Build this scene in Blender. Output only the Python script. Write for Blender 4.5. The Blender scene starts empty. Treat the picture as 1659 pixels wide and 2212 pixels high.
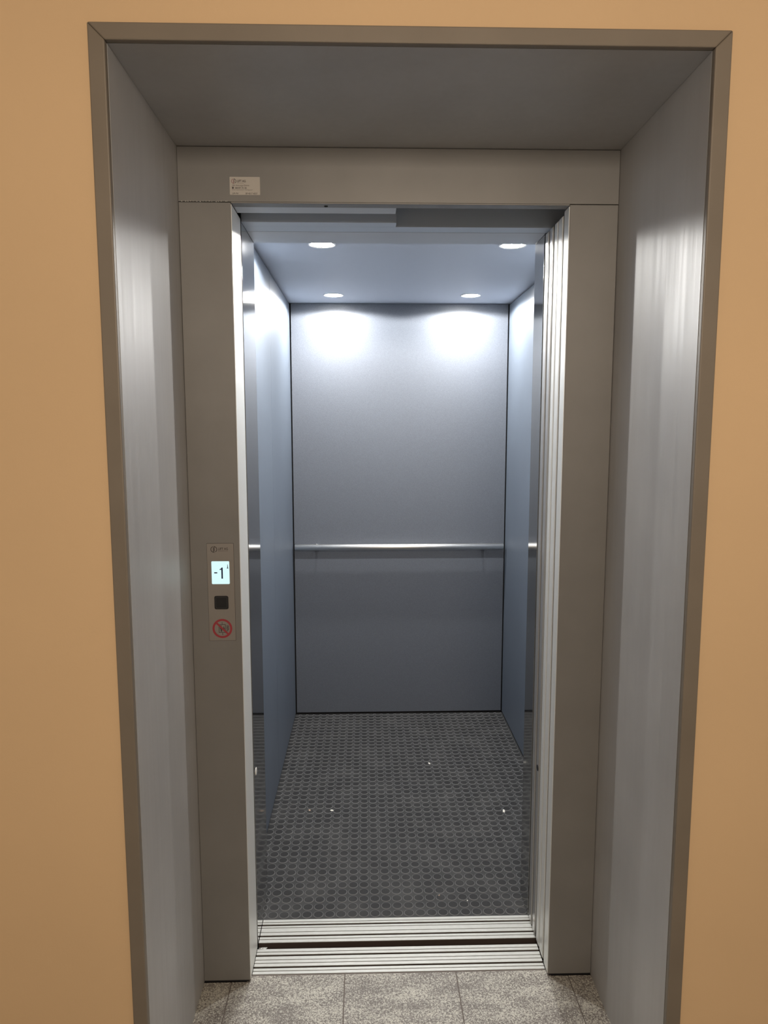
import bpy, bmesh, math, random
from mathutils import Matrix, Vector
random.seed(4)
S = bpy.context.scene
C = S.collection
PI = math.pi

# ------------------------------------------------------------------ camera
cam = bpy.data.cameras.new('camera'); co = bpy.data.objects.new('camera', cam); C.objects.link(co)
cam.sensor_fit = 'HORIZONTAL'; cam.sensor_width = 24.0; cam.lens = 1540.3 / 1659 * 24.0
cam.clip_start = 0.02
a, b, r = -0.0259, -0.119, -0.0008
fw = Vector((-math.sin(a)*math.cos(b), math.cos(a)*math.cos(b), math.sin(b)))
rt = Vector((math.cos(a), math.sin(a), 0)); up = rt.cross(fw)
rt2 = rt*math.cos(r) + up*math.sin(r); up2 = -rt*math.sin(r) + up*math.cos(r)
M = Matrix((rt2, up2, -fw)).transposed().to_4x4()
M.translation = (-0.0913, -1.3578, 1.5463)
co.matrix_world = M
S.camera = co

# ------------------------------------------------------------------ world, lights, exposure
S.view_settings.view_transform = 'Standard'; S.view_settings.look = 'None'
S.view_settings.gamma = 1; S.view_settings.exposure = 0.0
S.view_settings.use_curve_mapping = False
W = bpy.data.worlds.new('world'); S.world = W; W.use_nodes = True
W.node_tree.nodes['Background'].inputs[0].default_value = (0.02, 0.02, 0.02, 1)
W.node_tree.nodes['Background'].inputs[1].default_value = 0.3

def area(name, loc, target, sx, sy, power, col):
    l = bpy.data.lights.new(name, 'AREA'); l.shape = 'RECTANGLE'; l.size = sx; l.size_y = sy
    l.energy = power; l.color = col
    o = bpy.data.objects.new(name, l); C.objects.link(o); o.location = loc
    o.rotation_euler = (Vector(target) - Vector(loc)).to_track_quat('-Z', 'Y').to_euler()
    return o
ROOM_POWER = 33
area('hall_wall_light', (0.2, -2.55, 2.28), (0, 0, 1.15), 0.7, 0.4, ROOM_POWER, (1.0, 0.85, 0.69))

# downlights in the car ceiling: lens (emitting disc) + reflector beam
LENS_STRENGTH = 370.0
BEAM_POWER = 26.5
LAMP_COL = (1.0, 0.985, 0.955)
LAMPS = [(-0.238, 1.185), (0.420, 1.180), (-0.240, 2.135), (0.414, 2.130)]

# ------------------------------------------------------------------ measures (metres)
XOL, XOR, ZO = -0.5781, 0.5729, 2.2538      # outer edge of the niche frame
XIL, XIR, ZI = -0.5483, 0.5423, 2.2243      # niche lining
D1 = 0.481                                  # landing portal face
XDL, XDR, ZD = -0.42, 0.42, 2.0922          # door opening
XCL, XCR, YB, ZC = -0.4731, 0.6454, 2.3578, 2.168
ZH = 2.0878
Y0, Y1 = 0.735, 0.845                       # right front post of the car

# ------------------------------------------------------------------ materials
def mat(name, col, rough=0.5, metal=0.0, spec=0.5, bump=None, var=None, brushed=None, aniso=0, coat=0):
    m = bpy.data.materials.new(name); m.use_nodes = True
    nt = m.node_tree; n = nt.nodes; L = nt.links
    p = n['Principled BSDF']
    p.inputs['Base Color'].default_value = (*col, 1)
    p.inputs['Roughness'].default_value = rough
    p.inputs['Metallic'].default_value = metal
    p.inputs['Specular IOR Level'].default_value = spec
    if aniso: p.inputs['Anisotropic'].default_value = aniso
    if coat: p.inputs['Coat Weight'].default_value = coat; p.inputs['Coat Roughness'].default_value = 0.15
    tc = n.new('ShaderNodeTexCoord')
    if bump:
        sc, st, dist = bump
        t = n.new('ShaderNodeTexNoise'); t.inputs['Scale'].default_value = sc; t.inputs['Detail'].default_value = 3
        L.new(tc.outputs['Object'], t.inputs['Vector'])
        bp = n.new('ShaderNodeBump'); bp.inputs['Strength'].default_value = st; bp.inputs['Distance'].default_value = dist
        L.new(t.outputs[0], bp.inputs['Height']); L.new(bp.outputs[0], p.inputs['Normal'])
    if var:
        sc, lo, hi = var
        t = n.new('ShaderNodeTexNoise'); t.inputs['Scale'].default_value = sc; t.inputs['Detail'].default_value = 5
        L.new(tc.outputs['Object'], t.inputs['Vector'])
        mr = n.new('ShaderNodeMapRange'); mr.inputs[1].default_value = 0.3; mr.inputs[2].default_value = 0.7
        mr.inputs[3].default_value = lo; mr.inputs[4].default_value = hi
        L.new(t.outputs[0], mr.inputs[0])
        mx = n.new('ShaderNodeVectorMath'); mx.operation = 'SCALE'
        mx.inputs[0].default_value = col; L.new(mr.outputs[0], mx.inputs['Scale'])
        L.new(mx.outputs[0], p.inputs['Base Color'])
    if brushed:
        (sx, sy, sz), amt = brushed
        mp = n.new('ShaderNodeMapping'); mp.inputs['Scale'].default_value = (sx, sy, sz)
        L.new(tc.outputs['Object'], mp.inputs[0])
        t = n.new('ShaderNodeTexNoise'); t.inputs['Scale'].default_value = 1; t.inputs['Detail'].default_value = 4
        L.new(mp.outputs[0], t.inputs['Vector'])
        mr = n.new('ShaderNodeMapRange'); mr.inputs[1].default_value = 0.3; mr.inputs[2].default_value = 0.7
        mr.inputs[3].default_value = max(rough-amt, 0.02); mr.inputs[4].default_value = rough+amt
        L.new(t.outputs[0], mr.inputs[0]); L.new(mr.outputs[0], p.inputs['Roughness'])
    return m

def emis(name, col, s):
    m = bpy.data.materials.new(name); m.use_nodes = True
    p = m.node_tree.nodes['Principled BSDF']
    p.inputs['Base Color'].default_value = (0.02, 0.02, 0.02, 1)
    p.inputs['Emission Color'].default_value = (*col, 1); p.inputs['Emission Strength'].default_value = s
    return m

M_WALL = mat('apricot_plaster', (0.72, 0.51, 0.30), 0.75, bump=(260, 0.12, 0.001), var=(1.6, 0.96, 1.03))
M_CEIL = mat('white_plaster', (0.78, 0.74, 0.68), 0.8)
M_FRAME = mat('grey_steel_frame', (0.215, 0.185, 0.15), 0.5, metal=0.15, bump=(900, 0.05, 0.0004), var=(5, 0.9, 1.06))
M_LINING = mat('grey_lining_panel', (0.475, 0.47, 0.465), 0.48, metal=0.25, bump=(700, 0.04, 0.0004), var=(4, 0.92, 1.05), brushed=((60, 60, 1.2), 0.06))
M_PORTAL = mat('grey_portal_steel', (0.230, 0.222, 0.212), 0.45, metal=0.25, bump=(900, 0.04, 0.0003), var=(6, 0.93, 1.04))
M_CAR = mat('blue_grey_laminate', (0.130, 0.143, 0.171), 0.44, metal=0.1, bump=(330, 0.5, 0.0008), var=(420, 0.86, 1.14))
M_CARREAR = mat('blue_grey_rear_laminate', (0.118, 0.131, 0.156), 0.46, metal=0.05, bump=(330, 0.6, 0.0008), var=(420, 0.82, 1.18))
M_CARSIDE = mat('blue_grey_side_laminate', (0.138, 0.165, 0.206), 0.44, metal=0.15, bump=(520, 0.2, 0.0005), var=(3, 0.94, 1.05))
M_CARCEIL = mat('blue_grey_ceiling_paint', (0.58, 0.61, 0.68), 0.5)
M_STEEL = mat('polished_steel', (0.50, 0.495, 0.48), 0.07, metal=1.0, brushed=((70, 70, 2), 0.012))
M_SATIN = mat('satin_steel', (0.85, 0.85, 0.82), 0.45, metal=0.45, brushed=((200, 200, 2), 0.06))
M_HEAD = mat('header_steel', (0.56, 0.59, 0.64), 0.45, metal=0.1, brushed=((2, 150, 150), 0.05))
M_TRACK = mat('track_bounce_tint', (0.56, 0.64, 0.76), 0.5)  # header steel made bluer and lighter: bounced car light put into the colour
M_PANEL = mat('brushed_panel_steel', (0.62, 0.61, 0.59), 0.32, metal=0.75, brushed=((60, 60, 2), 0.03))
M_CHROME = mat('handrail_steel', (0.90, 0.89, 0.87), 0.36, metal=1.0, brushed=((3, 400, 400), 0.05))
M_ALU = mat('sill_aluminium', (0.55, 0.55, 0.515), 0.42, metal=0.4, var=(60, 0.96, 1.02), brushed=((3, 300, 300), 0.03))
M_GROOVE = mat('sill_groove_dark', (0.085, 0.066, 0.058), 0.95, spec=0.05)  # dark brown sill body and groove walls below the aluminium caps
M_DARK = mat('dark_shaft_metal', (0.030, 0.028, 0.025), 0.9, spec=0.06)
M_BLACK = mat('black_gap', (0.012, 0.012, 0.014), 0.9)
M_BRUSH = mat('panel_plate_steel', (0.32, 0.295, 0.27), 0.42, metal=0.55, brushed=((20, 20, 500), 0.06))
M_INK = mat('dark_print', (0.055, 0.042, 0.04), 0.6)
M_INKGREY = mat('grey_print', (0.16, 0.13, 0.12), 0.6)
M_BUTTON = mat('black_button', (0.012, 0.012, 0.013), 0.35)
M_BUTTONRIM = mat('button_rim', (0.05, 0.05, 0.052), 0.4)
M_RED = mat('sign_red', (0.32, 0.03, 0.042), 0.5)
M_SCREEN = emis('lit_screen', (0.72, 1.0, 1.0), 0.97)
M_SCREENINK = mat('screen_digit', (0.012, 0.022, 0.09), 0.6)
M_STICKER = mat('sticker_paper', (0.56, 0.52, 0.47), 0.6)
M_STICKRED = mat('sticker_red', (0.33, 0.13, 0.14), 0.6)
M_LENS = emis('lamp_lens', LAMP_COL, LENS_STRENGTH)
M_PAPER = mat('paper_scrap_white', (0.75, 0.73, 0.66), 0.8)
M_LEAF = mat('scrap_tan', (0.45, 0.33, 0.24), 0.8)
M_PLASTIC = mat('white_plastic', (0.75, 0.74, 0.70), 0.4)
M_RED2 = mat('logo_red_faded', (0.30, 0.16, 0.17), 0.6)

# rubber with dust
def rubber(name, base):
    m = mat(name, base, 0.62, spec=0.28)
    nt = m.node_tree; n = nt.nodes; L = nt.links; p = n['Principled BSDF']
    tc = n['Texture Coordinate'] if 'Texture Coordinate' in n else n.new('ShaderNodeTexCoord')
    t1 = n.new('ShaderNodeTexNoise'); t1.inputs['Scale'].default_value = 9; t1.inputs['Detail'].default_value = 6
    t2 = n.new('ShaderNodeTexNoise'); t2.inputs['Scale'].default_value = 420; t2.inputs['Detail'].default_value = 2
    L.new(tc.outputs['Object'], t1.inputs[0]); L.new(tc.outputs['Object'], t2.inputs[0])
    r1 = n.new('ShaderNodeMapRange'); r1.inputs[1].default_value = 0.45; r1.inputs[2].default_value = 0.75; r1.inputs[4].default_value = 0.35
    r2 = n.new('ShaderNodeMapRange'); r2.inputs[1].default_value = 0.66; r2.inputs[2].default_value = 0.74; r2.inputs[4].default_value = 0.7
    L.new(t1.outputs[0], r1.inputs[0]); L.new(t2.outputs[0], r2.inputs[0])
    ad = n.new('ShaderNodeMath'); ad.operation = 'MULTIPLY'; L.new(r1.outputs[0], ad.inputs[0]); L.new(r2.outputs[0], ad.inputs[1])
    ad2 = n.new('ShaderNodeMath'); ad2.operation = 'MULTIPLY_ADD'; L.new(r1.outputs[0], ad2.inputs[0]); ad2.inputs[1].default_value = 0.16; L.new(ad.outputs[0], ad2.inputs[2])
    mx = n.new('ShaderNodeMix'); mx.data_type = 'RGBA'
    mx.inputs[6].default_value = (*base, 1); mx.inputs[7].default_value = (0.42, 0.41, 0.39, 1)
    L.new(ad2.outputs[0], mx.inputs[0]); L.new(mx.outputs[2], p.inputs['Base Color'])
    return m
M_RUBBER = rubber('black_rubber_base', (0.042, 0.042, 0.043))
M_STUD = rubber('black_rubber_stud_top', (0.022, 0.022, 0.023))
M_RIM = rubber('pale_rubber_stud_rim', (0.15, 0.15, 0.15))  # stud rims paler than the base and the tops

# speckled stoneware tile
def tile_mat():
    m = mat('speckled_stone_tile', (0.3, 0.28, 0.25), 0.55)
    nt = m.node_tree; n = nt.nodes; L = nt.links; p = n['Principled BSDF']
    tc = n['Texture Coordinate']
    t = n.new('ShaderNodeTexNoise'); t.inputs['Scale'].default_value = 230; t.inputs['Detail'].default_value = 3
    t.inputs['Roughness'].default_value = 0.6; t.inputs['Distortion'].default_value = 1.2
    L.new(tc.outputs['Object'], t.inputs[0])
    mp = n.new('ShaderNodeMapping'); mp.inputs['Rotation'].default_value = (0, 0, 0.5); mp.inputs['Scale'].default_value = (9, 22, 1)
    L.new(tc.outputs['Object'], mp.inputs[0])
    t2 = n.new('ShaderNodeTexNoise'); t2.inputs['Scale'].default_value = 1; t2.inputs['Detail'].default_value = 5; L.new(mp.outputs[0], t2.inputs[0])
    mm = n.new('ShaderNodeMath'); mm.operation = 'MULTIPLY_ADD'; L.new(t2.outputs[0], mm.inputs[0]); mm.inputs[1].default_value = 0.30; L.new(t.outputs[0], mm.inputs[2])
    cr = n.new('ShaderNodeValToRGB'); e = cr.color_ramp.elements
    e[0].position = 0.585; e[0].color = (0.16, 0.14, 0.125, 1); e[1].position = 0.72; e[1].color = (0.56, 0.54, 0.47, 1)
    x = cr.color_ramp.elements.new(0.65); x.color = (0.26, 0.24, 0.215, 1)
    L.new(mm.outputs[0], cr.inputs[0]); L.new(cr.outputs[0], p.inputs['Base Color'])
    bp = n.new('ShaderNodeBump'); bp.inputs['Strength'].default_value = 0.15; bp.inputs['Distance'].default_value = 0.0006
    L.new(t.outputs[0], bp.inputs['Height']); L.new(bp.outputs[0], p.inputs['Normal'])
    return m
M_TILE = tile_mat()
M_GROUT = mat('dark_grout', (0.16, 0.135, 0.12), 0.9)

# ------------------------------------------------------------------ mesh helpers (all coordinates are world metres)
class MB:
    def __init__(s): s.v = []; s.f = []; s.mi = []; s.sm = []
    def face(s, idx, m=0, smooth=False): s.f.append(idx); s.mi.append(m); s.sm.append(smooth)
    def box(s, x0, x1, y0, y1, z0, z1, m=0):
        n = len(s.v)
        s.v += [(x, y, z) for z in (z0, z1) for (x, y) in ((x0, y0), (x1, y0), (x1, y1), (x0, y1))]
        for q in ((0,3,2,1), (4,5,6,7), (0,1,5,4), (1,2,6,5), (2,3,7,6), (3,0,4,7)): s.face([n+i for i in q], m)
        return s
    def prism(s, pts, axis, lo, hi, m=0):
        """closed outline extruded along an axis; pts are the two other coordinates in x,y,z order"""
        def P(p, t):
            if axis == 0: return (t, p[0], p[1])
            if axis == 1: return (p[0], t, p[1])
            return (p[0], p[1], t)
        n = len(s.v); k = len(pts)
        s.v += [P(p, lo) for p in pts] + [P(p, hi) for p in pts]
        s.face([n+i for i in range(k)], m); s.face([n+k+i for i in reversed(range(k))], m)
        for i in range(k): s.face([n+i, n+(i+1)%k, n+k+(i+1)%k, n+k+i][::-1], m)
        return s
    def lathe(s, prof, c, axis=2, seg=32, m=0, smooth=True):
        """prof: (radius, height) from end to end; closed at both ends"""
        n = len(s.v)
        for (rr, h) in prof:
            for i in range(seg):
                t = 2*PI*i/seg; u, w = rr*math.cos(t), rr*math.sin(t)
                if axis == 2: s.v.append((c[0]+u, c[1]+w, c[2]+h))
                elif axis == 0: s.v.append((c[0]+h, c[1]+u, c[2]+w))
                else: s.v.append((c[0]+u, c[1]+h, c[2]+w))
        for j in range(len(prof)-1):
            for i in range(seg):
                s.face([n+j*seg+i, n+j*seg+(i+1)%seg, n+(j+1)*seg+(i+1)%seg, n+(j+1)*seg+i], m, smooth)
        s.face([n+i for i in reversed(range(seg))], m)
        s.face([n+(len(prof)-1)*seg+i for i in range(seg)], m)
        return s
    def tube(s, pts, rad, seg=16, m=0):
        n = len(s.v); k = len(pts)
        for j, p in enumerate(pts):
            p = Vector(p)
            d = (Vector(pts[min(j+1, k-1)]) - Vector(pts[max(j-1, 0)])).normalized()
            ref = Vector((0, 0, 1)) if abs(d.z) < 0.9 else Vector((1, 0, 0))
            u = d.cross(ref).normalized(); w = d.cross(u)
            for i in range(seg):
                t = 2*PI*i/seg; s.v.append(tuple(p + rad*(math.cos(t)*u + math.sin(t)*w)))
        for j in range(k-1):
            for i in range(seg):
                s.face([n+j*seg+i, n+j*seg+(i+1)%seg, n+(j+1)*seg+(i+1)%seg, n+(j+1)*seg+i], m, True)
        s.face([n+i for i in range(seg)], m); s.face([n+(k-1)*seg+i for i in reversed(range(seg))], m)
        return s

WL = {}
def obj(name, mb, mats, parent=None, bevel=0, loc=None, fix=True):
    base = Vector(loc) if loc is not None else (WL[parent.name] if parent else Vector((0, 0, 0)))
    me = bpy.data.meshes.new(name)
    me.from_pydata([tuple(Vector(v)-base) for v in mb.v], [], mb.f)
    for mm in (mats if isinstance(mats, (list, tuple)) else [mats]): me.materials.append(mm)
    me.polygons.foreach_set('material_index', mb.mi); me.polygons.foreach_set('use_smooth', mb.sm)
    if fix:
        bm = bmesh.new(); bm.from_mesh(me); bmesh.ops.recalc_face_normals(bm, faces=bm.faces); bm.to_mesh(me); bm.free()
    me.update()
    o = bpy.data.objects.new(name, me); C.objects.link(o)
    if parent: o.parent = parent; o.location = base - WL[parent.name]
    else: o.location = base
    WL[o.name] = base
    if bevel:
        b = o.modifiers.new('bevel', 'BEVEL'); b.width = bevel; b.segments = 2; b.limit_method = 'ANGLE'
        b.harden_normals = False
    return o
def tag(o, label, cat, group=None, kind=None):
    o['label'] = label; o['category'] = cat
    if group: o['group'] = group
    if kind: o['kind'] = kind
    return o
def empty(name, loc, label, cat, group=None, kind=None):
    o = bpy.data.objects.new(name, None); C.objects.link(o); o.location = loc; o.empty_display_size = 0.1
    WL[o.name] = Vector(loc)
    return tag(o, label, cat, group, kind)
def B(*a, m=0): return MB().box(*a, m=m)

def text_mb(mb, txt, x, z, size, y, m=0, sx=1.0, align='LEFT', bold=0.0, thick=0.0002):
    """letters standing in the x-z plane, facing the hall, lower left at (x, z)"""
    cu = bpy.data.curves.new('lettering', 'FONT'); cu.body = txt; cu.size = size; cu.align_x = align
    cu.extrude = thick/2; cu.offset = bold; cu.resolution_u = 3
    to = bpy.data.objects.new('lettering_source', cu); C.objects.link(to)
    dg = bpy.context.evaluated_depsgraph_get(); dg.update()
    me = bpy.data.meshes.new_from_object(to.evaluated_get(dg))
    n = len(mb.v)
    mb.v += [(x + v.co.x*sx, y - thick/2 - v.co.z, z + v.co.y) for v in me.vertices]
    for p in me.polygons: mb.face([n+i for i in p.vertices], m)
    bpy.data.objects.remove(to); bpy.data.curves.remove(cu); bpy.data.meshes.remove(me)
    return mb
def rrect(x0, x1, z0, z1, r, k=5):
    pts = []
    for cx, cz, a0 in ((x1-r, z1-r, 0), (x0+r, z1-r, 90), (x0+r, z0+r, 180), (x1-r, z0+r, 270)):
        for i in range(k+1):
            t = math.radians(a0 + 90*i/k); pts.append((cx+r*math.cos(t), cz+r*math.sin(t)))
    return pts
def arcband(mb, cx, cz, ro, ri, a0, a1, y0, y1, m=0, k=24, rx=1.0):
    pr = [(cx+rx*ro*math.cos(math.radians(a0+(a1-a0)*i/k)), cz+ro*math.sin(math.radians(a0+(a1-a0)*i/k))) for i in range(k+1)]
    pi_ = [(cx+rx*ri*math.cos(math.radians(a0+(a1-a0)*i/k)), cz+ri*math.sin(math.radians(a0+(a1-a0)*i/k))) for i in range(k+1)]
    for i in range(k): mb.prism([pr[i], pr[i+1], pi_[i+1], pi_[i]], 1, y0, y1, m)
    return mb

# ================================================================== STRUCTURE
# hall: apricot wall with the niche opening, other walls, ceiling, floor
WY = 0.007
mb = MB()
mb.box(-1.9, XOL+0.004, WY, 0.16, 0, 2.6)
mb.box(XOR-0.004, 1.9, WY, 0.16, 0, 2.6)
mb.box(XOL+0.004, XOR-0.004, WY, 0.16, ZO-0.004, 2.6)
tag(obj('wall_front', mb, M_WALL), 'apricot plaster wall around the lift niche', 'wall', kind='structure')
tag(obj('wall_left', B(-2.0, -1.9, -4.2, 0.16, 0, 2.6), M_CEIL), 'off-white plaster wall on the left side of the hall', 'wall', kind='structure')
tag(obj('wall_right', B(1.9, 2.0, -4.2, 0.16, 0, 2.6), M_CEIL), 'off-white plaster wall on the right side of the hall', 'wall', kind='structure')
tag(obj('wall_back', B(-2.0, 2.0, -4.3, -4.2, 0, 2.6), M_CEIL), 'off-white plaster wall at the far end of the hall, facing the lift', 'wall', kind='structure')
tag(obj('ceiling', B(-2.0, 2.0, -4.3, 0.16, 2.6, 2.7), M_CEIL), 'white plaster ceiling of the hall', 'ceiling', kind='structure')

# floor: tiles over grout
mb = MB()
mb.box(-1.9, 1.9, -4.2, WY, -0.05, -0.0012, m=1)
mb.box(XIL-0.006, XIR+0.006, WY, D1+0.001, -0.05, -0.0012, m=1)
mb.box(-0.43, 0.43, D1+0.001, 0.508, -0.05, -0.0012, m=1)
g = 0.0017
xs = [-0.1556 + 0.3165*k for k in range(-6, 7)]
def tiles(x0, x1, y0, y1, cut_y):
    for i in range(len(xs)-1):
        a0, a1 = max(xs[i]+g, x0), min(xs[i+1]-g, x1)
        if a1 - a0 < 0.004: continue
        ys = sorted(set([y0] + [c for c in cut_y if y0 < c < y1] + [y1]))
        for j in range(len(ys)-1):
            ya = ys[j] + (g if j else 0); yb = ys[j+1] - (g if j < len(ys)-2 else 0)
            mb.box(a0, a1, ya, yb, -0.01, 0, m=0)
tiles(-1.9, 1.9, -4.2, 0.0, [-4.1, -3.5, -2.9, -2.3, -1.7, -1.1, -0.5])
tiles(XIL-0.004, XIR+0.004, 0.0, D1, [0.09])
tiles(-0.4195, 0.4195, D1, 0.502, [])
tag(obj('floor', mb, [M_TILE, M_GROUT]), 'speckled grey brown stone tile floor of the hall and niche', 'floor', kind='structure')

# lift shaft around the car
M_CONC = mat('shaft_concrete', (0.16, 0.155, 0.15), 0.9, bump=(30, 0.4, 0.003))
tag(obj('wall_shaft_left', B(-1.0, -0.9, 0.161, 2.7, -1.0, 2.9), M_CONC), 'grey concrete lift shaft wall left of the car', 'wall', kind='structure')
tag(obj('wall_shaft_right', B(1.1, 1.2, 0.161, 2.7, -1.0, 2.9), M_CONC), 'grey concrete lift shaft wall right of the car', 'wall', kind='structure')
tag(obj('wall_shaft_back', B(-1.0, 1.2, 2.7, 2.8, -1.0, 2.9), M_CONC), 'grey concrete lift shaft wall behind the car', 'wall', kind='structure')

# niche surround: outer frame, two reveal panels, soffit
t1 = empty('trim_1', (0, 0, 0), 'grey steel surround and lining of the lift niche', 'niche surround', kind='structure')
pts_out = [(XOL, 0), (XOL, ZO), (XOR, ZO), (XOR, 0)]
mb = MB()
for q in ([(XOL, 0), (XOL, ZO), (XIL, ZI), (XIL, 0)], [(XOL, ZO), (XOR, ZO), (XIR, ZI), (XIL, ZI)], [(XOR, ZO), (XOR, 0), (XIR, 0), (XIR, ZI)]):
    mb.prism(q, 1, 0.0, 0.014)
obj('frame_strip', mb, M_FRAME, t1, bevel=0.0025)
obj('reveal_panel', B(XIL-0.012, XIL, 0.0145, D1+0.03, 0.0, ZI), M_LINING, t1)
obj('reveal_panel', B(XIR, XIR+0.012, 0.0145, D1+0.03, 0.0, ZI), M_LINING, t1)
obj('soffit_panel', B(XIL-0.012, XIR+0.012, 0.0145, D1+0.03, ZI+0.0005, ZI+0.012), M_LINING, t1)

# landing door frame (portal) with lintel, jambs, header track and sill
d = empty('door_1', (0, D1, 0), 'grey steel lift doorway at the back of the niche', 'doorway', kind='structure')
ZS = ZD + 0.0035
mb = B(XIL+0.0005, XDL, D1, 0.61, 0.006, ZS-0.0012)
obj('jamb', mb, M_PORTAL, d, bevel=0.0015)
obj('jamb', B(XDR, XIR-0.0005, D1, 0.527, 0.006, ZS-0.0012), M_PORTAL, d, bevel=0.0015)
mb = B(XIL+0.0005, XIR-0.0005, D1+0.0003, 0.513, ZS, ZI-0.0005)
mb.box(XDL+0.0004, XDR-0.0004, D1+0.0003, 0.513, ZD, ZS)
obj('lintel', mb, M_PORTAL, d, bevel=0.0008)
# white stainless inner face of the jambs
obj('jamb_lining', B(XDL, XDL+0.0012, D1+0.0025, 0.608, 0.006, ZD-0.002), M_SATIN, d)
obj('jamb_lining', B(XDR-0.0012, XDR, D1+0.0025, 0.5255, 0.006, ZD-0.002), M_SATIN, d)
obj('jamb_edge', B(XDR+0.006, XDR+0.03, 0.5275, 0.5405, 0.003, ZD+0.05), M_DARK, d)
obj('door_track', B(XDL+0.001, -0.011, 0.5135, 0.564, ZD+0.0005, ZD+0.16), M_HEAD, d, bevel=0.0006)
obj('door_header', B(-0.6, 0.9, 0.5135, 0.60, ZD+0.165, 2.5), M_DARK, d)
mb = MB().lathe([(0.0045, 0), (0.0045, 0.0008)], (-0.187, 0.5005, ZD-0.0009), seg=16, smooth=False)
obj('screw', mb, M_DARK, d)
# jamb feet (dark joint where the jambs meet the tiles)
obj('joint', B(XIL+0.001, XDL-0.004, D1+0.003, 0.60, 0.0, 0.006), M_BLACK, d)
obj('joint', B(XDR+0.004, XIR-0.001, D1+0.003, 0.52, 0.0, 0.006), M_BLACK, d)

def sill(name, parent, x0, x1, yf, yb, fines, wides, depth=0.03, chamfer=False):
    """grooved aluminium profile; 'fines' shallow scores, 'wides' deep running grooves"""
    cuts = [(c, 0.0013, 0.0030) for c in fines] + [(c, 0.0036, 0.014) for c in wides]
    cuts.sort()
    mb = MB(); y = yf
    for c, hw, dp in cuts + [(None, 0, 0)]:
        y1 = (c - hw) if c is not None else yb
        mb.box(x0, x1, y, y1, -0.0022, 0.0, m=0)
        mb.box(x0, x1, y+0.0002, y1-0.0002, -depth, -0.0022, m=1)
        if c is not None:
            mb.box(x0, x1, c-hw, c+hw, -depth, -dp, m=1); y = c + hw
    return obj(name, mb, [M_ALU, M_GROOVE], parent)
sill('sill', d, XDL+0.0015, XDR-0.0015, 0.5085, 0.6068, [0.5199, 0.5500, 0.5631, 0.5944], [0.534, 0.5800])
obj('sill_bracket', B(-0.6, 0.9, 0.52, 0.604, -0.30, -0.031), M_DARK, d)

# ================================================================== LIFT CAR
car = empty('elevator_car', (0.086, 1.5, 0), 'open blue grey lift car lit by four ceiling downlights, black studded floor', 'elevator')
# shell behind the panels (the dark joints between panels)
mb = MB()
mb.box(XCL-0.03, XCL-0.016, 0.66, YB+0.03, -0.05, 2.30)
mb.box(XCR+0.016, XCR+0.03, 0.75, YB+0.03, -0.05, 2.30)
mb.box(XCL-0.03, XCR+0.03, YB+0.016, YB+0.03, -0.05, 2.30)
mb.box(XCL-0.03, XCR+0.03, 0.70, YB+0.03, -0.05, -0.012)
mb.box(XCL-0.03, XCR+0.03, 0.845, YB+0.03, 2.26, 2.30)
obj('shell', mb, M_BLACK, car)
obj('rear_panel', B(XCL+0.006, XCR-0.005, YB, YB+0.015, 0.010, ZC-0.001), M_CARREAR, car, bevel=0.0008)
obj('side_panel', B(XCL-0.014, XCL, 0.80, 1.5935, 0.008, ZC-0.006), M_CARSIDE, car, bevel=0.0008)
obj('side_panel', B(XCL-0.014, XCL, 1.5955, YB-0.004, 0.008, ZC-0.006), M_CARSIDE, car, bevel=0.0008)
obj('side_panel', B(XCR, XCR+0.014, 0.80, YB-0.004, 0.008, ZC-0.006), M_CARSIDE, car, bevel=0.0008)
# ceiling panel with four round cut-outs
RH = 0.040
def ceiling_mesh():
    bm = bmesh.new()
    x0, x1, y0, y1 = XCL-0.012, XCR+0.012, Y1, YB+0.012
    outer = [bm.verts.new(p) for p in ((x0, y0, ZC), (x1, y0, ZC), (x1, y1, ZC), (x0, y1, ZC))]
    edges = [bm.edges.new((outer[i], outer[(i+1) % 4])) for i in range(4)]
    for lx, ly in LAMPS:
        ring = [bm.verts.new((lx+RH*math.cos(2*PI*i/32), ly+RH*math.sin(2*PI*i/32), ZC)) for i in range(32)]
        edges += [bm.edges.new((ring[i], ring[(i+1) % 32])) for i in range(32)]
    bmesh.ops.triangle_fill(bm, edges=edges, use_beauty=True, use_dissolve=False)
    fs = list(bm.faces)
    ext = bmesh.ops.extrude_face_region(bm, geom=fs)
    for v in [e for e in ext['geom'] if isinstance(e, bmesh.types.BMVert)]: v.co.z += 0.012
    m = MB(); bm.verts.ensure_lookup_table(); bm.verts.index_update()
    m.v = [tuple(v.co) for v in bm.verts]
    for f in bm.faces: m.face([v.index for v in f.verts])
    bm.free(); return m
obj('ceiling_panel', ceiling_mesh(), M_CARCEIL, car)
# front posts and transom (polished)
obj('front_post', B(XCL-0.015, XDL, 0.629, Y1, 0.001, 2.30), M_STEEL, car, bevel=0.0008)
obj('front_post', B(XDR, XCR+0.015, Y0, Y1, 0.001, 2.30), M_STEEL, car, bevel=0.0008)
obj('transom', B(XDL+0.0005, XDR-0.0005, 0.722, Y1-0.0005, ZH, 2.30), M_HEAD, car, bevel=0.0006)
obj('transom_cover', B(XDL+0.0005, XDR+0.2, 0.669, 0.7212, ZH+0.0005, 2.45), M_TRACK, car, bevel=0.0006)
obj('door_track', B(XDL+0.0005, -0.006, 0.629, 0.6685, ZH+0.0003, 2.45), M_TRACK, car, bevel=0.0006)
sill('sill', car, XDL+0.0012, XDR+0.03, 0.6338, 0.7342, [0.647, 0.678, 0.6968, 0.722], [0.661, 0.7093])
obj('apron', MB().prism([(0.634, -0.031), (0.634, -0.9), (0.637, -0.9), (0.637, -0.031)], 0, -0.42, 0.45), M_DARK, car)

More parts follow.
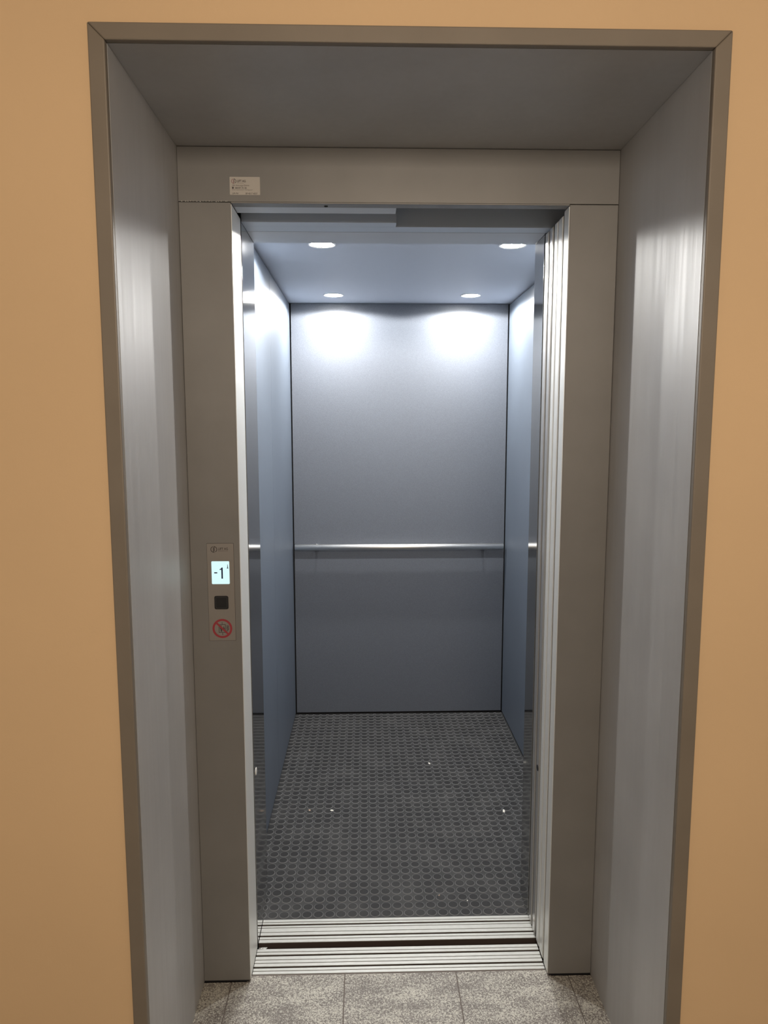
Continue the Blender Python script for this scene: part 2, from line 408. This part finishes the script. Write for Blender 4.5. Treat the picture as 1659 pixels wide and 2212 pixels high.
# studded rubber floor: one covering
def studs():
    m = MB(); P = 0.0363; R0, R1, H = 0.0166, 0.0146, 0.0016; SEG = 28
    x0, x1, y0, y1 = XCL-0.002, XCR+0.002, 0.7345, YB+0.004
    m.box(x0, x1, y0, y1, -0.011, -0.0016)
    cx0 = -0.3924 - 2*P; ny = int((YB - 0.757)/P) + 1
    prof = [(R0, -0.0016), (R0-0.0003, -0.0006), (R1+0.0007, -0.0001), (R1, 0.0), ]
    cs = [(math.cos(2*PI*i/SEG), math.sin(2*PI*i/SEG)) for i in range(SEG)]
    for i in range(40):
        cx = cx0 + i*P
        if cx > x1 - 0.006: break
        for j in range(ny):
            cy = 0.7562 + j*P
            if cy > y1 - 0.006: break
            n = len(m.v)
            for rr, h in prof:
                for c, s in cs:
                    m.v.append((min(max(cx+rr*c, x0), x1), min(cy+rr*s, y1), h))
            for k in range(len(prof)-1):
                for q in range(SEG):
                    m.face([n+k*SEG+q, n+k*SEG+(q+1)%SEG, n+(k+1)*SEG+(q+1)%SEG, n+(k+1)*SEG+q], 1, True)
            m.face([n+(len(prof)-1)*SEG+q for q in range(SEG)], 2)
    return m
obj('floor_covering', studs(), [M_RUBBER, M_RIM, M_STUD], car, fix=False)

# handrail on the rear wall
RZ, RY, RR = 0.9225, 2.3180, 0.0165
mb = MB().lathe([(RR-0.004, -0.5455), (RR, -0.543), (RR, 0.543), (RR-0.004, 0.5455)], (0.0845, RY, RZ), axis=0, seg=32)
rail = obj('handrail', mb, M_CHROME, car)
for bx in (-0.3475, 0.524):
    mb = MB().tube([(bx, RY+RR-0.003, RZ-0.002), (bx, YB-0.004, RZ-0.002)], 0.006, 14)
    mb.lathe([(0.0125, -0.0045), (0.0125, -0.0005)], (bx, YB, RZ-0.002), axis=1, seg=20, smooth=False)
    obj('bracket', mb, M_CHROME, rail)
mb = MB().lathe([(0.003, 0), (0.0025, 0.0025)], (-0.3475, RY, RZ+RR-0.0006), seg=12)
obj('screw', mb, M_CHROME, rail)

# downlights
for lx, ly in LAMPS:
    mb = MB()
    prof = [(0.0385, 0.010), (0.0485, 0.0), (0.0485, -0.0022), (0.0455, -0.0032), (0.0385, -0.0010), (0.0360, 0.010)]
    n = len(mb.v); SEG = 40
    for rr, h in prof:
        for i in range(SEG): t = 2*PI*i/SEG; mb.v.append((lx+rr*math.cos(t), ly+rr*math.sin(t), ZC+h))
    for k in range(len(prof)-1):
        for i in range(SEG): mb.face([k*SEG+i, k*SEG+(i+1)%SEG, (k+1)*SEG+(i+1)%SEG, (k+1)*SEG+i], 0, True)
    rim = obj('downlight', mb, M_CHROME, car)
    mb = MB().lathe([(0.034, 0.0015), (0.030, -0.0025), (0.018, -0.0042), (0.004, -0.0046)], (lx, ly, ZC), seg=32)
    obj('lens', mb, M_LENS, rim)
    l = bpy.data.lights.new('downlight_beam', 'SPOT'); l.energy = BEAM_POWER; l.color = LAMP_COL
    l.spot_size = math.radians(169); l.spot_blend = 0.12; l.shadow_soft_size = 0.016
    lo = bpy.data.objects.new('downlight_beam', l); C.objects.link(lo); lo.location = (lx, ly, ZC-0.012)

# left post details: white plug
mb = MB().lathe([(0.012, 0), (0.010, 0.0015)], (XDL, 0.6640, 0.530), axis=0, seg=20)
obj('plug', mb, M_PLASTIC, bpy.data.objects['front_post'])

# ================================================================== SLIDING DOOR PANELS (open, stacked at the right)
def door_panel(y0, y1, x0, label, mt, hole=None, zb=0.004, zt=2.085):
    e = empty('door_panel', (x0+0.21, (y0+y1)/2, zb), label, 'door panel', 'open sliding lift door panels')
    obj('leaf', B(x0, x0+0.43, y0, y1, zb, zt), mt, e, bevel=0.0012)
    obj('edge_strip', B(x0-0.0010, x0-0.0001, y0+0.0035, y1-0.0035, zb+0.002, zt-0.002), mt, e)
    if hole:
        for (hy, hz, hr, mm) in hole:
            obj('bolt', MB().lathe([(hr, -0.0022), (hr, -0.0011)], (x0, hy, hz), axis=0, seg=18, smooth=False), mm, e)
    return e
door_panel(0.541, 0.582, XDR+0.0002, 'open lift door panel edge nearest the hall, beside the right jamb', M_SATIN)
door_panel(0.5885, 0.622, XDR+0.0002, 'open lift door panel edge, second from the right jamb', M_SATIN)
door_panel(0.638, 0.671, XDR+0.0002, 'open lift door panel edge, third from the right jamb, with a round hole low down', M_PANEL,
           hole=[(0.6525, 0.535, 0.009, M_BLACK), (0.6525, 0.045, 0.006, M_PLASTIC)])
door_panel(0.685, 0.721, XDR+0.0002, 'open lift door panel edge deepest in, next to the polished car post', M_PANEL)

# ================================================================== CALL PANEL on the left jamb
PY = D1 - 0.0013
cp = empty('call_panel', (-0.4696, D1, 0.9865), 'brushed steel lift call panel on the left jamb, with lit floor display', 'call panel')
mb = MB().prism(rrect(-0.5041, -0.4350, 0.9867, 1.2455, 0.0012, 2), 1, PY, D1-0.0001)
obj('face_plate', mb, M_BRUSH, cp, bevel=0.0003)
mb = MB().prism(rrect(-0.5047, -0.4344, 0.9860, 1.2462, 0.0014, 2), 1, D1-0.00035, D1-0.00002)
obj('shadow_joint', mb, M_INK, cp)
def logo(mb, cx, cz, r, y0, y1, m1=0, m2=0):
    w = r*0.20
    arcband(mb, cx-0.03*r, cz, r, r-w, 105, 285, y0, y1, m1)
    mb.box(cx-0.22*r, cx-0.22*r+w*0.9, y0, y1, cz-0.97*r, cz+0.62*r, m1)
    arcband(mb, cx+0.03*r, cz, r, r-w, -62, 95, y0, y1, m2)
    mb.box(cx+0.06*r, cx+0.06*r+w*0.9, y0, y1, cz-0.62*r, cz+0.97*r, m2)
T0 = PY - 0.00025
mb = MB(); logo(mb, -0.4858, 1.2305, 0.0082, T0, PY-0.00002)
text_mb(mb, 'LIFT AG', -0.4746, 1.2290, 0.0085, PY, sx=0.86, bold=0.00012)
text_mb(mb, 'R E G E N S D O R F', -0.4746, 1.2252, 0.0031, PY, sx=0.93)
obj('lettering', mb, M_INK, cp)
scr = obj('display', MB().prism(rrect(-0.4931, -0.4470, 1.1387, 1.1990, 0.0022), 1, PY-0.0006, PY-0.00002), M_SCREEN, cp)
y0, y1 = PY-0.0008, PY-0.00062
mb = MB()
mb.box(-0.4864, -0.4785, y0, y1, 1.1672, 1.1703)                       # minus
mb.prism([(-0.4680, 1.1530), (-0.4640, 1.1530), (-0.4640, 1.1826), (-0.4671, 1.1826), (-0.4690, 1.1798), (-0.4722, 1.1782), (-0.4722, 1.1762), (-0.4680, 1.1768)], 1, y0, y1)
obj('digit', mb, M_SCREENINK, scr)
obj('arrow', MB().prism([(-0.4538, 1.1800), (-0.4491, 1.1800), (-0.4504, 1.1825), (-0.4511, 1.1908), (-0.4519, 1.1908), (-0.4524, 1.1825)], 1, y0, y1), M_SCREENINK, scr)
btn = obj('call_button', MB().prism(rrect(-0.4880, -0.4516, 1.0714, 1.1072, 0.0045), 1, PY-0.0015, PY-0.00002), M_BUTTON, cp, bevel=0.0004)
mb = MB(); o_ = rrect(-0.4846, -0.4550, 1.0748, 1.1038, 0.003); i_ = rrect(-0.4839, -0.4557, 1.0755, 1.1031, 0.0024)
for k in range(len(o_)): mb.prism([o_[k], o_[(k+1) % len(o_)], i_[(k+1) % len(o_)], i_[k]], 1, PY-0.0018, PY-0.0015)
obj('button_outline', mb, M_BUTTONRIM, btn)
# prohibition sign: do not use the lift in case of fire
cx, cz, RS = -0.4694, 1.0194, 0.0258
ya, yb = PY-0.00022, PY-0.00002
mb = MB(); U = RS/545.0
def PX(px, py): return (cx + (px-785)*U, cz - (py-825)*U)
def poly(pts, m=0): mb.prism([PX(*p) for p in pts], 1, ya, yb, m)
for q in ([(590,590),(970,590),(970,618),(590,618)], [(590,1040),(970,1040),(970,1068),(590,1068)],
          [(590,590),(618,590),(618,1068),(590,1068)], [(942,590),(970,590),(970,1068),(942,1068)],
          [(768,460),(792,460),(792,590),(768,590)], [(778,1068),(806,1068),(806,1200),(778,1200)]): poly(q)
arcband(mb, PX(715, 672)[0], PX(715, 672)[1], 30*U, 0.1*U, 0, 360, ya, yb, k=12)
arcband(mb, PX(862, 735)[0], PX(862, 735)[1], 26*U, 0.1*U, 0, 360, ya, yb, k=12)
poly([(650,790),(690,735),(745,735),(785,800),(768,860),(768,1005),(690,1005),(690,880),(655,850)])
poly([(820,800),(845,768),(890,768),(920,830),(915,880),(895,990),(850,990),(845,880)])
for k in range(3):                                                     # three wavy flames
    path = [(1012, 655), (1052, 728), (1020, 800), (1054, 868), (1024, 935), (1050, 985)]
    path = [(px+46*k, py-10*k+6) for px, py in path][:6 - (k == 2)]
    for (p0, p1) in zip(path, path[1:]):
        poly([(p0[0]-13, p0[1]), (p0[0]+13, p0[1]), (p1[0]+13, p1[1]), (p1[0]-13, p1[1])])
sg = obj('pictogram', mb, M_INK, cp)
mb = MB()
arcband(mb, cx, cz, RS, RS*0.79, 0, 360, PY-0.0004, PY-0.00022, k=64)
c45 = math.cos(PI/4); L_, w_ = RS*0.82, RS*0.092
ex = (c45, -c45); ey = (c45, c45)
mb.prism([(cx+ex[0]*s1*L_+ey[0]*s2*w_, cz+ex[1]*s1*L_+ey[1]*s2*w_) for s1, s2 in ((-1,-1),(1,-1),(1,1),(-1,1))], 1, PY-0.00038, PY-0.00023)
obj('prohibition_ring', mb, M_RED, cp)

# ================================================================== STICKER on the lintel
SX0, SX1, SZ0, SZ1 = -0.4212, -0.3472, 2.1115, 2.1538
st = empty('sticker', (-0.384, D1, SZ0), 'small white service sticker with phone number on the lintel, upper left', 'sticker')
SY = D1 - 0.0004
obj('paper', MB().prism(rrect(SX0, SX1, SZ0, SZ1, 0.0015, 3), 1, SY, D1-0.00002), M_STICKER, st)
mb = MB(); logo(mb, -0.4110, 2.1436, 0.0058, SY-0.00015, SY-0.00002, 1, 0)
text_mb(mb, 'LIFT AG', -0.4030, 2.1414, 0.0076, SY, sx=0.80, bold=0.00012)
text_mb(mb, '044 871 91 00', -0.4085, 2.1258, 0.0058, SY, sx=0.84, bold=0.00005)
text_mb(mb, 'Lift-Nr', -0.4155, 2.1132, 0.0060, SY, sx=0.95)
text_mb(mb, '89 4017 4037', -0.3828, 2.1126, 0.0062, SY, sx=0.84)
mb.prism([(-0.4155, 2.1258), (-0.4115, 2.1258), (-0.4122, 2.1288), (-0.4110, 2.1288), (-0.4110, 2.1302), (-0.4160, 2.1302), (-0.4160, 2.1288), (-0.4148, 2.1288)], 1, SY-0.00015, SY-0.00002)
obj('print', mb, [M_INK, M_STICKRED], st)
mb = MB()
text_mb(mb, 'R E G E N S D O R F', -0.4030, 2.1382, 0.0023, SY, sx=0.8)
text_mb(mb, '24h Störungs-Dienst', -0.4155, 2.1320, 0.0056, SY, sx=0.90)
text_mb(mb, 'Lift AG  Industriestrasse 27  8105 Regensdorf', -0.4155, 2.1224, 0.0029, SY, sx=0.92)
obj('fine_print', mb, M_INKGREY, st)

# ================================================================== LITTER on the rubber floor
def scrap(x, y, w, h, rot, label, mt, spikes=7):
    mb = MB(); pts = []
    for i in range(spikes):
        t = 2*PI*i/spikes; q = random.uniform(0.45, 1.0)
        u, v_ = w/2*q*math.cos(t), h/2*q*math.sin(t)
        pts.append((x+u*math.cos(rot)-v_*math.sin(rot), y+u*math.sin(rot)+v_*math.cos(rot)))
    z = 0.0003
    mb.prism(pts, 2, z, z+0.0012)
    tag(obj('paper_scrap', mb, mt, loc=(x, y, z)), label, 'litter', 'litter on the rubber floor')
scrap(-0.233, 1.376, 0.024, 0.020, 0.2, 'largest white paper scrap on the studded floor, left of centre', M_PAPER, 6)
scrap(-0.3232, 1.3786, 0.011, 0.016, 0.7, 'small tan scrap on the studded floor left of the largest white scrap', M_LEAF)
scrap(0.4647, 1.3534, 0.014, 0.032, -0.2, 'pale scrap on the studded floor near the right wall', M_PAPER, 5)
scrap(0.1976, 1.7731, 0.010, 0.022, 0.3, 'tiny white scrap on the studded floor towards the rear wall', M_PAPER)
scrap(0.2382, 0.8082, 0.006, 0.010, 0.1, 'tiny white crumb between studs near the front sill', M_PAPER, 5)
scrap(0.1480, 0.838, 0.009, 0.006, 0.8, 'tiny pinkish tan crumb on the studs right of centre near the sill', M_LEAF, 5)

# chipped paint along the joint between left jamb and lintel
mb = MB()
for k in range(16):
    x = -0.540 + 0.0075*k + random.uniform(-0.002, 0.002); w = random.uniform(0.0012, 0.0035)
    z = ZS - 0.0006 + random.uniform(-0.0006, 0.0010)
    mb.prism([(x, z), (x+w, z-0.0006), (x+w*0.8, z+0.0010), (x+w*0.2, z+0.0012)], 1, D1-0.0004, D1+0.0002)
obj('chipped_paint', mb, M_PLASTIC, d)

# lint dot marks on hardware: small guide stop in the gap between the sills
sx = MB().tube([(-0.417, 0.622, -0.012), (-0.404, 0.622, -0.012)], 0.004, 12)
sx.prism([(-0.409, 0.612), (-0.400, 0.612), (-0.392, 0.628), (-0.409, 0.628)], 2, -0.012, -0.0105)
obj('guide_stop', sx, M_ALU, d)
